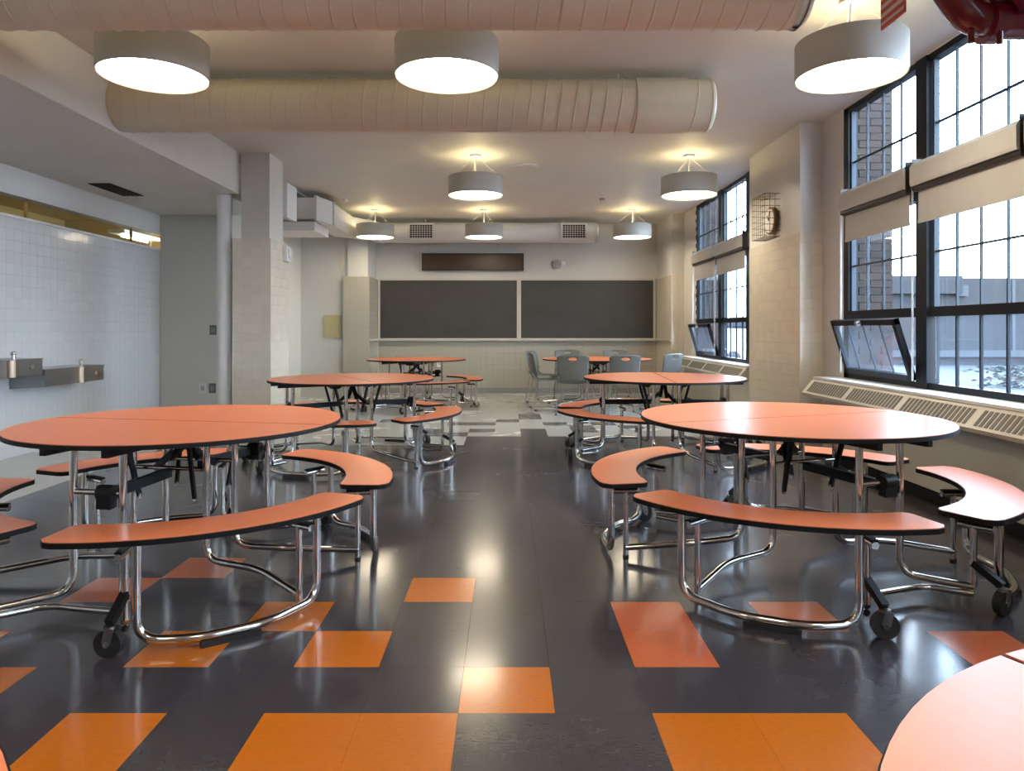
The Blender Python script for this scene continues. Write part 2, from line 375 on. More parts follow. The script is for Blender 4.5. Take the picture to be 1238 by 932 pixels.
# right side: wall, pilasters
WIN = [(2.9, 6.46), (8.62, 11.5), (-2.2, 1.4)]
b = MB()
edges = [YF, -2.2, 1.4, 2.9, 6.46, 8.62, 11.5, YB+.15]
for a, c_ in ((YF, -2.2), (1.4, 2.9), (6.46, 8.62), (11.5, YB+.15)): b.box(XW, XW+.085, a, c_, 0, CZ)
for a, c_ in WIN: b.box(XW, XW+.28, a, c_, 0, .775); b.box(XW, XW+.09, a, c_, 3.2, CZ)
wr = b.build('wall_right', M['wall'], **st('window wall on the right side', 'wall'))
def pilaster(y0, y1, name, lab, bud):
    p = MB().box(XP, XW, y0, y1, 0, CZ).build(name, M['wall'], **st(lab, 'column'))
    tile_field(p, '-x', y0, y1, XP, 0, 2.15, .111, .1075, M['tile'], budget=[bud], pick=lambda a, z: z > .72)
    tile_field(p, '-y', XP, XW, y0, 0, 2.15, .11, .1075, M['tile'], budget=[40 if bud else 0], pick=lambda a, z: z > .4)
    return p
pil = pilaster(6.89, 8.33, 'pilaster_middle', 'yellowish tiled pier between the two windows', 255)
pilaster(12.3, YB, 'pilaster_rear', 'tiled pier in the rear right corner', 0)
pilaster(1.0, 2.5, 'pilaster_near', 'tiled pier nearest the camera on the right', 0)
MB().box(XL-.3, XW+.4, YF-.15, YF, 0, CZ).build('wall_front', M['wall'], **st('wall behind the viewpoint', 'wall'))
# panel under the windows + radiators
def radiator(y0, y1, lab):
    root = empty('radiator_cover', (0, y0, 0), **T(lab, 'radiator'))
    L = y1-y0; wy = 0
    b = MB(); b.extr_y([(XW, .10), (2.93, .10), (2.93, .60), (2.745, .60), (2.735, .625), (2.835, .745), (2.86, .752), (XW, .752)], 0, L)
    b.build('body', M['rad'], root)
    MB().extr_y([(XW, 0), (2.95, 0), (2.95, .10), (XW, .10)], 0, L).build('kick_plate', M['black'], root)
    MB().box(2.84, XW+.06, 0, L, .752, .772).build('sill', M['white'], root)
    # slots: bars on the sloped face
    d = Vector((.10, 0, .12)); n_ = Vector((-.12, 0, .10)).normalized(); base = Vector((2.735, 0, .625))
    sl = MB(); me = None; n = 0
    y = .10; k = 0; cnt = 0
    slot = MB().bar((0, 0, 0), tuple(d*.74), .030, .004, tuple(n_)).mesh('vent_slot', M['radd'])
    while y < L-.08:
        o = inst('vent_slot', slot, root, tuple(base+d*.13+n_*.001+Vector((0, y, 0)))); cnt += 1
        y += .046; k += 1
        if k % 16 == 0: y += .06
    return root
radiator(2.6, 6.62, 'long cream radiator cover under the large near window')
radiator(8.45, 11.75, 'cream radiator cover under the smaller far window')
# ------------------------------------------------------------------ windows
pane_cache = {}
def pane(w_, h, mt, parent, loc, rot=None):
    k = (round(w_, 3), round(h, 3), mt)
    if k not in pane_cache: pane_cache[k] = MB().box(-.002, .002, 0, w_, 0, h).mesh('pane', M[mt])
    return inst('pane', pane_cache[k], parent, loc, rot)
def window(name, y0, y1, bays, lab):
    root = empty(name, (XW+.04, 0, 0), **st(lab, 'window'))
    zb, zt = .775, 3.2
    b = MB(); D = .04
    b.box(-D, D, y0, y0+.06, zb, zt); b.box(-D, D, y1-.09, y1, zb, zt); b.box(-D, D, y0, y1, zb, zb+.045); b.box(-D, D, y0, y1, zt-.045, zt)
    b.build('outer_frame', M['winf'], root)
    for i in range(len(bays)-1):
        MB().box(-D-.012, D, bays[i][0]-.16, bays[i][0]-.02 , zb, zt).build('mullion', M['winf'], root)
    for (a, c_, hop) in bays:           # a near? a<c_
        ww = c_-a
        MB().box(-D, D, a, c_, 1.302, 1.372).build('transom_rail', M['winf'], root)
        MB().box(-D, D, a, c_, 2.17, 2.24).build('transom_rail', M['winf'], root)
        for (za, zc, rows) in ((1.372, 2.17, 2), (2.24, 3.155, 2)):
            fr = MB()
            for k in range(1, 4): fr.box(-.008, .008, a+ww*k/4-.006, a+ww*k/4+.006, za, zc)
            for k in range(1, rows): fr.box(-.009, .009, a, c_, za+(zc-za)*k/rows-.007, za+(zc-za)*k/rows+.007)
            fr.box(-.02, .02, a, a+.02, za, zc); fr.box(-.02, .02, c_-.02, c_, za, zc)
            fr.build('muntin', M['muntin'], root)
            for k in range(4):
                for q in range(rows): pane(ww/4-.012, (zc-za)/rows-.014, 'glass', root, (0, a+ww*k/4+.006, za+(zc-za)*q/rows+.007))
        if not hop:
            fr = MB()
            for k in range(1, 4): fr.box(-.01, .01, a+ww*k/4-.007, a+ww*k/4+.007, .82, 1.302)
            fr.build('muntin', M['winf'], root)
            for k in range(4): pane(ww/4-.014, .482, 'haze', root, (0, a+ww*k/4+.007, .82))
        else:
            h = empty('hopper_sash', (-.045, a, .825)); h.parent = root; h.rotation_euler = (0, math.radians(-17), 0)
            H = .485
            b = MB(); t = .045
            b.box(-.02, .02, 0, t, 0, H); b.box(-.02, .02, ww-t, ww, 0, H); b.box(-.02, .02, 0, ww, 0, t); b.box(-.02, .02, 0, ww, H-t, H)
            b.build('sash_frame', M['winf'], h)
            b = MB()
            for k in range(1, 4): b.box(-.006, .006, ww*k/4-.004, ww*k/4+.004, t, H-t)
            b.build('sash_muntin', M['muntin'], h)
            MB().box(-.002, .002, t, ww-t, t, H-t).build('sash_pane', M['haze'], h)
            MB().cyl((-.03, ww*.5, H-.02), .022, .05, 'x', 12).build('latch', M['steel'], h)
    return root
window('window_1', 2.9, 6.46, [(5.32, 6.37, True), (4.14, 5.14, False), (2.96, 3.96, True)], 'large dark framed window nearest on the right')
window('window_2', 8.62, 11.5, [(10.29, 11.41, True), (9.1, 10.13, False), (8.68, 8.94, False)], 'smaller looking dark framed window at the far right')
window('window_4', -2.2, 1.4, [(.24, 1.31, True), (-.96, .06, False), (-2.14, -1.14, True)], 'window beside the viewpoint on the right')
def blind(y0, y1, lab, zlo=1.985):
    root = empty('roller_blind', (2.98, y0, 2.25), **T(lab, 'blind', 'roller blinds on the right windows')); L = y1-y0
    MB().extr_y([(.05, 0), (-.045, 0), (-.05, .02), (-.05, .14), (-.03, .168), (.05, .175)], .0, L).build('pelmet', M['blind'], root)
    MB().tube([(0, .01, -.012), (0, L-.01, -.012)], .028, 14).build('roller', M['brownf'], root)
    b = MB(); n = 10
    V = []; zb = zlo-2.25
    for i in range(n+1):
        y = .015+(L-.03)*i/n; V += [(.008+.003*math.sin(i*1.7), y, zb), (.008, y, .0), (.012+.003*math.sin(i*1.7), y, zb), (.012, y, .0)]
    F = []
    for i in range(n):
        o = 4*i; F += [(o, o+1, o+5, o+4), (o+2, o+6, o+7, o+3)]
    F += [(0, 2, 3, 1), (4*n, 4*n+1, 4*n+3, 4*n+2)]
    F += [(4*i, 4*i+4, 4*i+6, 4*i+2) for i in range(n)]
    b.add(V, F, False).build('shade_cloth', M['blind'], root)
    MB().box(.004, .016, .012, L-.012, zb-.004, zb+.022).build('hem_bar', M['blind'], root)
    for y in (0, L): MB().box(-.03, .04, y-.006, y+.006, -.03, .2).build('bracket', M['brownf'], root)
    b = MB(); b.tube([(-.02, L+.022, 0), (-.02, L+.022, -1.42)], .003, 6); b.tube([(.0, L+.042, 0), (.0, L+.042, -1.42)], .003, 6)
    b.build('cord', M['cord'], root)
blind(5.28, 6.31, 'beige roller blind on the left bay of the large window')
blind(4.10, 5.19, 'beige roller blind on the middle bay of the large window, right of the gap')
blind(2.96, 4.04, 'beige roller blind whose dark end shows at the right picture edge')
blind(10.25, 11.38, 'small beige blind on the left bay of the far window')
blind(8.95, 10.19, 'small beige blind on the middle bay of the far window')
# ------------------------------------------------------------------ outside
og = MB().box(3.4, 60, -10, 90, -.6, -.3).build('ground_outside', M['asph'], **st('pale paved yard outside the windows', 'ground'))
def fin(y0, y1, x1, nm, lab, n):
    f = MB().box(XW+.095, x1-.004, y0+.012, y1, -.3, 5.6).build(nm, M['mortar'], **st(lab, 'wall'))
    bw, bh = .205, .067; me = MB().box(-bw/2+.003, bw/2-.003, 0, .014, -bh/2+.003, bh/2-.003).mesh('brick', M['brick'])
    hm = MB().box(-bw/4+.003, bw/4-.003, 0, .014, -bh/2+.003, bh/2-.003).mesh('brick', M['brick'])
    rest = MB(); z = .55; r = 0
    while z < 5.5:
        x = x1-.0; half = r % 2
        if half: inst('brick', hm, f, (x-bw/4, y0, z)); x -= bw/2
        while x > XW+.095+bw*.3:
            inst('brick', me, f, (x-bw/2, y0, z)); x -= bw
        z += bh; r += 1
    # end face courses
    return f
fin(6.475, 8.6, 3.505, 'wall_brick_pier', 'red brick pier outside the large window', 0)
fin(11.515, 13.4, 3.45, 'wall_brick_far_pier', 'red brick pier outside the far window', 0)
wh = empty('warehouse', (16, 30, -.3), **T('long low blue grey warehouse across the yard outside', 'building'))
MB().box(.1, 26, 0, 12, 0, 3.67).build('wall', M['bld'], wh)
MB().box(-.1, 3.0, -.3, 6, 3.0, 3.75).build('parapet', M['bld'], wh)
MB().box(0, 26, -.25, 0, .35, .62).build('dock_band', M['bld2'], wh)
for x in (1.9, 5.2, 8.6, 11.4): MB().box(x, x+.12, -.12, 0, .6, 3.6).build('downpipe', M['bld2'], wh)
MB().box(2.9, 3.3, -.2, 0, 2.9, 3.35).build('wall_lamp', M['bld2'], wh)
lb = empty('green_shed', (6, 44, -.3), **T('low green shed far beyond the far window', 'building'))
MB().box(0, 10, 0, 5, 0, 1.7).build('wall', M['green'], lb); MB().box(-.2, 10.2, -.2, 5, 1.7, 1.95).build('roof', M['bld2'], lb)
cv = empty('parked_van', (9.0, 30, -.3), **T('white parked van seen low through the far window', 'van'))
MB().extr_y([(0, .3), (2.6, .3), (2.6, .9), (2.1, 1.0), (1.8, 1.5), (.2, 1.55), (0, 1.0)], 0, 1.6).build('body', M['car'], cv)
for x in (.5, 2.1): MB().cyl((x, .0, .3), .3, .2, 'y', 16).build('wheel', M['rubber'], cv)
bs = MB(); 
for i in range(320):
    a = random.uniform(0, 6.28); p = Vector((13.2+random.gauss(0, .35), 18.5+random.gauss(0, .3), -.1+random.uniform(-.2, .35)))
    q = Matrix.Rotation(a, 3, 'Z') @ Matrix.Rotation(a*2, 3, 'X'); 
    bs.add([tuple(q @ Vector(v)*.085+p) for v in ((-1,0,0),(0,-.5,.2),(1,0,0),(0,.5,.1))], [(0,1,2,3)])
bs.build('bush', M['green'], **T('small leafy bush in the yard outside the large window', 'bush'))
# ------------------------------------------------------------------ lamps
def make_lamp():
    root = empty('pendant_lamp'); R = .315
    b = MB(); b.lathe([(R, 0), (R, .215), (R-.006, .215), (R-.006, 0), (R, 0)], n=48, smooth=False)
    for i in range(len(b.sm)): b.sm[i] = True
    b.build('shade', M['shade'], root)
    MB().cyl((0, 0, .022), R-.008, .006, n=48).build('diffuser', M['diff'], root)
    b = MB()
    for k in range(3):
        a = math.radians(90+120*k); b.tube([(math.cos(a)*.30, math.sin(a)*.30, .19), (0, 0, .19)], .006, 6)
    b.build('spider', M['shadein'], root)
    MB().cyl((0, 0, .05), R-.012, .006, n=48).build('glow_blocker', M['shadein'], root)  # opaque disc added to block the diffuser's upward glow on the ceiling
    MB().cyl((0, 0, .125), .05, .13, n=16).build('lamp_holder', M['shadein'], root)
    MB().lathe([(0, .10), (.03, .10), (.045, .14), (.04, .19), (.0, .21)], (0, 0, .04), n=16).build('upper_bulb', M['bulb'], root)
    b = MB(); H = CZ-2.74
    for k in range(3):
        a = math.radians(30+120*k); b.tube([(math.cos(a)*.30, math.sin(a)*.30, .2), (math.cos(a)*.02, math.sin(a)*.02, H-.03)], .0022, 5)
    b.tube([(.0, 0, .19), (.0, 0, H-.02)], .006, 8); b.build('hanging_wire', M['white'], root)
    MB().cyl((0, 0, H-.012), .065, .024, n=20).build('canopy', M['white'], root)
    return root
blind(.2, 1.35, 'unseen beige blind added to dim the window beside the viewpoint, far bay', 1.7)  # out of view, added to cut the daylight on the nearest table top
blind(-.98, .1, 'unseen beige blind added to dim the window beside the viewpoint, middle bay', 1.7)  # second unseen blind, added for the same dimming
M['bulb'] = emit('upper bulb', (1.0, .80, .42), 110)
proto = make_lamp()
LP = [(-2.15, 4.32, 'grey drum pendant lamp nearest on the left, by the soffit'), (-.37, 4.32, 'large looking grey drum pendant lamp hanging top centre'), (2.08, 4.32, 'grey drum pendant lamp nearest the large window'),
      (-.37, 8.17, 'middle row drum lamp over the aisle between the ducts'), (2.08, 8.17, 'middle row drum lamp near the far window'),
      (-2.22, 11.9, 'small looking drum lamp at the far left of the last row'), (-.40, 11.9, 'small looking drum lamp in the centre of the last row'), (2.08, 11.9, 'small looking drum lamp at the right of the last row'),
      (-2.15, .4, 'drum lamp overhead left, outside the picture'), (-.37, .4, 'drum lamp directly overhead, outside the picture'), (2.08, .4, 'drum lamp overhead right, outside the picture')]
for i, (x, y, l) in enumerate(LP):
    o = proto if i == 0 else copy_tree(proto)
    o.location = (x, y, 2.74); o.rotation_euler.z = i*.4
    o['label'] = l; o['category'] = 'lamp'; o['group'] = 'grey drum pendant lamps'
# ------------------------------------------------------------------ ducts
def round_duct(y, z, r, xa, xb, sleeve, lab, mt, pitch=.115, reg=None):
    root = empty('round_duct', (xa, y, z), **T(lab, 'duct')); L = xb-xa
    b = MB(); prof = []
    x = 0
    while x < L-.02:
        prof += [(x+.003, r), (x+pitch-.017, r), (x+pitch-.014, r), (x+pitch-.008, r+.006), (x+pitch-.002, r), (x+pitch, r)]; x += pitch
    prof.append((L, r))
    b.tube([(p[0], 0, 0) for p in prof], [p[1] for p in prof], 40, cap=False)
    # tilt the seams: spiral look by shearing vertices with height
    b.v = [(vx+(vz*.12 if .02 < vx < L-.02 else 0), vy, vz) for vx, vy, vz in b.v]
    b.v = [(min(max(vx, 0), L), vy, vz) for vx, vy, vz in b.v]
    b.build('duct_body', mt, root)
    MB().tube([(L, 0, 0), (L+.012, 0, 0), (L+.03, 0, 0), (L+.035, 0, 0)], [r, r-.002, r-.018, r-.03], 40).build('end_cap', mt, root)
    for (sa, sb) in sleeve: MB().cyl(((sa+sb)/2-xa, 0, 0), r+.010, sb-sa, 'x', 40).build('sleeve', mt, root)
    b = MB()
    for xx in (L*.2, L*.5, L*.85):
        b.box(xx, xx+.03, -r-.012, -r-.002, 0, CZ-z-.002) if False else b.tube([(xx, 0, r), (xx, 0, CZ-z)], .008, 6)
    b.build('hanger', mt, root)
    for (rx, rw) in (reg or []):
        q = empty('register', (rx-xa, 0, 0)); q.parent = root
        b = MB(); rh = .115; y1 = -r-.03
        b.box(-rw/2-.03, rw/2+.03, y1, -r+.06, rh, rh+.03); b.box(-rw/2-.03, rw/2+.03, y1, -r+.06, -rh-.03, -rh)
        b.box(-rw/2-.03, -rw/2, y1, -r+.06, -rh, rh); b.box(rw/2, rw/2+.03, y1, -r+.06, -rh, rh)
        b.build('register_frame', mt, q)
        MB().box(-rw/2, rw/2, y1+.02, y1+.03, -rh, rh).build('register_back', M['dark'], q)
        b = MB()
        for k in range(1, 9): b.box(-rw/2+rw*k/9-.004, -rw/2+rw*k/9+.004, y1+.004, y1+.018, -rh, rh)
        for k in range(1, 6): b.box(-rw/2, rw/2, y1+.004, y1+.018, -rh+2*rh*k/6-.004, -rh+2*rh*k/6+.004)
        b.build('register_blade', mt, q)
    return root
round_duct(5.57, 2.96, .2, XBM, 1.555, [(.98, 1.38)], 'long round spiral duct behind the first row of lamps', M['duct'])
d1 = round_duct(3.65, 2.96, .2, XBM, 1.49, [], 'round spiral duct cut by the top picture edge', M['duct'])
round_duct(12.9, 2.96, .185, -2.26, 1.59, [], 'far round duct with two registers above the chalkboards', M['ductw'], reg=[(-1.55, .40), (1.18, .40)])
# rectangular duct run on the left
rd = empty('square_duct', (-3.70, 10.2, 2.8), **T('white square sheet metal duct behind the big column, joining the far round duct', 'duct'))
MB().box(0, .93, 0, .5, 0, .30).build('duct_section', M['ductw'], rd)
MB().box(.93, .965, -.03, .44, -.03, .33).build('flange', M['ductw'], rd)
b = MB(); b.prism([(.965, 0), (1.06, .42), (1.06, 1.9), (.76, 1.9), (.76, .5), (.965, .4)], -.02, .32); b.build('elbow', M['ductw'], rd)
MB().box(.73, 1.09, .50, .55, -.03, .33).build('flange', M['ductw'], rd)
b = MB(); b.prism([(.76, 1.9), (1.06, 1.9), (1.42, 2.52), (1.42, 2.86), (1.26, 2.86), (1.26, 2.44), (1.12, 2.36)], -.01, .32); b.build('end_elbow', M['ductw'], rd)
MB().box(0, .9, .1, .9, -.16, -.03).build('lower_duct', M['ductw'], rd)
# ------------------------------------------------------------------ ceiling things
def small(name, b, m, lab, cat, loc): return b.build(name, m, loc=loc, **T(lab, cat))
small('ceiling_speaker', MB().cyl((0, 0, -.008), .16, .016, n=32).cyl((0, 0, -.018), .13, .006, n=32), M['ceiling'], 'round ceiling speaker grille right of the middle lamp', 'speaker', (.22, 8.72, CZ))
small('smoke_detector', MB().cyl((0, 0, -.015), .05, .03, n=20), M['white'], 'small round smoke detector on ceiling left of the far lamps', 'detector', (-2.5, 10.95, CZ))
small('ceiling_sprinkler', MB().cyl((0, 0, -.015), .04, .03, n=20), M['steel'], 'tiny sprinkler head on ceiling right of the speaker', 'sprinkler', (1.44, 10.87, CZ))
vt = empty('soffit_vent', (-4.285, 7.8, ZS), **T('dark rectangular vent slot in the left soffit', 'vent'))
MB().box(-.12, .12, -.35, .35, -.004, -.001).build('opening', M['dark'], vt)
b = MB()
for k in range(5): b.box(-.11+k*.05, -.10+k*.05, -.34, .34, -.010, -.004)
b.build('louvre', M['black'], vt)
# ------------------------------------------------------------------ rear wall things
def chalkboard(x0, x1, lab):
    root = empty('chalkboard', (x0, YB, 1.0), **T(lab, 'chalkboard', 'chalkboards on the rear wall')); W = x1-x0; H = 1.17
    MB().box(.02, W-.02, -.025, 0, .03, H-.02).build('writing_surface', M['board'], root)
    b = MB(); b.box(0, .035, -.04, 0, 0, H); b.box(W-.035, W, -.04, 0, 0, H); b.box(.035, W-.035, -.04, 0, H-.035, H); b.box(.035, W-.035, -.04, 0, 0, .04)
    b.build('frame', M['frame'], root)
    MB().box(0, W, -.10, -.04, 0, .018).build('chalk_tray', M['frame'], root)
chalkboard(-2.455, .205, 'dark chalkboard on the left half of the rear wall')
chalkboard(.215, 2.79, 'dark chalkboard on the right half of the rear wall')
MB().box(-2.47, -2.44, 12.66+.05, YB-.02, 1.0, 1.03).box(XP-.03, XP, 12.32, YB-.02, 1.0, 1.03).build('trim_1', M['frame'], **st('thin trim line at chalk tray height', 'trim'))
sb = empty('sign_box', (-.66, YB, 2.32), **T('long dark brown box panel above the left chalkboard', 'panel box'))
MB().box(-.96, .96, -.12, 0, 0, .32).build('case', M['brownf'], sb); MB().box(-.92, .92, -.124, -.12, .03, .29).build('face_panel', M['brown'], sb)
bl = empty('wall_bell', (.93, YB, 2.44), **T('small round grey bell above the right chalkboard', 'bell'))
MB().cyl((0, -.04, 0), .085, .07, 'y', 24).build('gong', M['steel'], bl); MB().box(.06, .16, -.06, 0, -.03, .05).build('striker_box', M['white'], bl)
ep = empty('electric_panel', (-3.15, 12.78, 1.06), **T('tan metal electric panel on the grey wall', 'panel'))
MB().box(-.15, .15, -.03, 0, 0, .40).build('back_plate', M['tan'], ep); MB().box(-.11, .11, -.045, -.03, .05, .35).build('door', M['tan'], ep); MB().box(.07, .085, -.055, -.045, .19, .22).build('latch', M['steel'], ep)
M['plate'] = mat('dark steel plate', (.13, .13, .125), .4)
def plate(x, y, z, m, lab, cat, face='-y', dots=True):
    r = empty('wall_outlet' if cat == 'outlet' else 'switch_plate', (x, y, z), **T(lab, cat))
    MB().box(-.045, .045, -.012, 0, -.065, .065).build('cover', m, r)
    MB().box(-.02, -.006, -.018, -.012, -.03, .03).box(.006, .02, -.018, -.012, -.03, .03).build('insert', M['steel'], r)
plate(-3.95, 9.54, 1.20, M['plate'], 'grey double switch plate on the alcove wall', 'switch')
plate(-4.09, 9.54, .42, M['white'], 'white low outlet on the alcove wall, the left one', 'outlet')
plate(-3.96, 9.54, .42, M['plate'], 'steel low outlet on the alcove wall beside the white one', 'outlet')
plate(-1.30, YB-.013, .56, M['white'], 'white outlet low on the rear wall behind the far left table', 'outlet')
plate(2.62, 8.035, -5, M['white'], 'x', 'outlet') if False else None
MB().box(-2.68, -2.62, 8.45, 8.6, 2.02, 2.20).box(-2.62, -2.60, 8.48, 8.57, 2.06, 2.16).build('control_box', M['ductw'], **T('small white control box on the right side of the big column', 'control box'))
# wire guarded clock
ck = empty('guarded_clock', (XP-.012, 7.55, 2.17), **T('round wall clock inside a brown wire cage on the yellowish pier', 'clock'))
b = MB()
for k in range(7):
    y = -.19+.38*k/6; b.tube([(0, y, .0), (-.16, y, .0), (-.16, y, .45), (0, y, .45)], .0035, 5)
for k in range(8):
    z = .45*k/7; b.tube([(0, -.19, z), (-.16, -.19, z), (-.16, .19, z), (0, .19, z)], .0035, 5)
for k in (1, 2): b.tube([(-.16*k/3, -.19, 0), (-.16*k/3, -.19, .45)], .003, 5)
b.build('wire_cage', M['rust'], ck)
b = MB(); b.cyl((-.02, 0, .19), .145, .04, 'x', 32); b.build('clock_body', M['rust'], ck)
b = MB(); b.cyl((-.043, 0, .19), .125, .008, 'x', 32); b.build('clock_face', M['shadein'], ck)
MB().bar((-.05, 0, .19), (-.05, .05, .25), .008, .003).bar((-.05, 0, .19), (-.05, -.02, .285), .006, .003).build('clock_hand', M['black'], ck)
# drinking fountains
M['bronze'] = mat('worn bronze', (.40, .31, .22), .3, metal=1)
def fountain(y0, y1, z0, z1, by, lab):
    r = empty('drinking_fountain', (XL, y0, z0), **T(lab, 'fountain', 'steel drinking fountains on the left wall')); L = y1-y0; h = z1-z0; D = .33
    MB().extr_y([(0, -.02), (D, 0.0), (D, h), (0, h)], 0, L).build('basin', M['steel'], r)
    MB().box(0, D+.006, -.006, L+.006, h-.006, h+.004).build('rim', M['steel'], r)
    MB().cyl((D-.01, by-y0-.1, h/2), .055, h, 'z', 24).build('front_boss', M['bronze'], r)
    b = MB(); b.cyl((D-.05, by-y0, h+.02), .02, .05, 'z', 16); b.lathe([(0, .075), (.02, .07), (.024, .055), (.018, .04), (.01, .03)], (D-.05, by-y0, h), 14); b.build('bubbler', M['chrome'], r)
    MB().cyl((D+.008, L-.16, h*.5), .025, .016, 'x', 18).build('push_button', M['chrome'], r)
fountain(5.2, 6.62, .79, .94, 6.30, 'steel drinking fountain at the left picture edge, the higher one')
fountain(6.65, 7.62, .67, .83, 7.30, 'lower steel drinking fountain further from the camera')
# red sprinkler pipes, upper right
rp = empty('sprinkler_pipe', (2.11, 3.4, 2.70), **T('thick dark red sprinkler main with elbows at the top right', 'pipe'))
MB().tube([(-.05, 0, .51), (-.05, 0, .22), (.10, 0, -.0), (.24, 0, -.02), (.75, 0, -.02)], .082, 24, .14, 8).build('elbow_pipe', M['red'], rp)
for (p, q) in (((-.05, 0, .24), (-.05, 0, .31)), ((.17, 0, -.02), (.23, 0, -.02))): MB().tube([p, q], .104, 20).build('coupling', M['red'], rp)
MB().tube([(.29, -.14, .04), (.29, -.14, .5)], .10, 20).build('valve_body', M['red'], rp)
MB().tube([(.29, -.14, -.02), (.29, -.14, .06)], [.05, .105], 20).build('valve_bottom', M['red'], rp)
MB().tube([(-.03, 0, .20), (-.26, 0, .22)], .03, 12).build('branch_pipe', M['red'], rp)
for p in ((.09, -.02, -.10), (.40, -.02, -.11), (.2, -.06, -.12)): MB().cyl(p, .014, .06, 'z', 8).build('bolt', M['red'], rp)
# hanging sign
sg = empty('hanging_sign', (1.95, 3.60, 2.917), **T('red framed sign plate with pale stripes beside the sprinkler main', 'sign'))
MB().box(-.004, .004, -.112, .112, -.15, .15).build('plate', M['signr'], sg)
b = MB()
b.box(-.006, -.004, -.105, .105, .0, .13)
b.box(-.006, -.004, -.105, .105, -.045, -.025); b.box(-.006, -.004, -.105, .105, -.09, -.07); b.box(-.006, -.004, -.105, .105, -.13, -.115)
b.build('print', M['signw'], sg)
# ------------------------------------------------------------------ cafeteria tables
def pol(a, r): a = math.radians(a); return (r*math.cos(a), r*math.sin(a))
def round_poly(P, r, n=4):
    out = []
    for i, p in enumerate(P):
        a = Vector(P[i-1]); b = Vector(p); c = Vector(P[(i+1) % len(P)])
        f = min(r, (a-b).length*.45, (c-b).length*.45)
        cosang = (a-b).normalized().dot((c-b).normalized())
        if cosang < -.9: out.append(tuple(b)); continue
        p0 = b+(a-b).normalized()*f; p2 = b+(c-b).normalized()*f
        for k in range(n+1):
            t = k/n; out.append(tuple(p0*(1-t)**2+b*2*t*(1-t)+p2*t*t))
    return out
def slab(poly, z1, th, nm, parent, lipname='edge_banding'):
    b = MB(); n = len(poly)
    # top laminate, black below
    b.prism(poly, z1-.004, z1); t = b.build(nm, M['orange'], parent)
    # banding slightly outside and under
    cx = sum(p[0] for p in poly)/n; cy = sum(p[1] for p in poly)/n
    o = MB(); out = []
    for i in range(n):
        a = Vector(poly[i-1]); p = Vector(poly[i]); c = Vector(poly[(i+1) % n])
        d = ((c-p).normalized()+(p-a).normalized()); d = Vector((d.y, -d.x)).normalized()
        out.append(tuple(p+d*.003))
    o.prism(out, z1-th, z1-.003); o.mi[0] = 1; o.build(lipname, [M['edge'], M['under']], t)
    return t
RT = .757
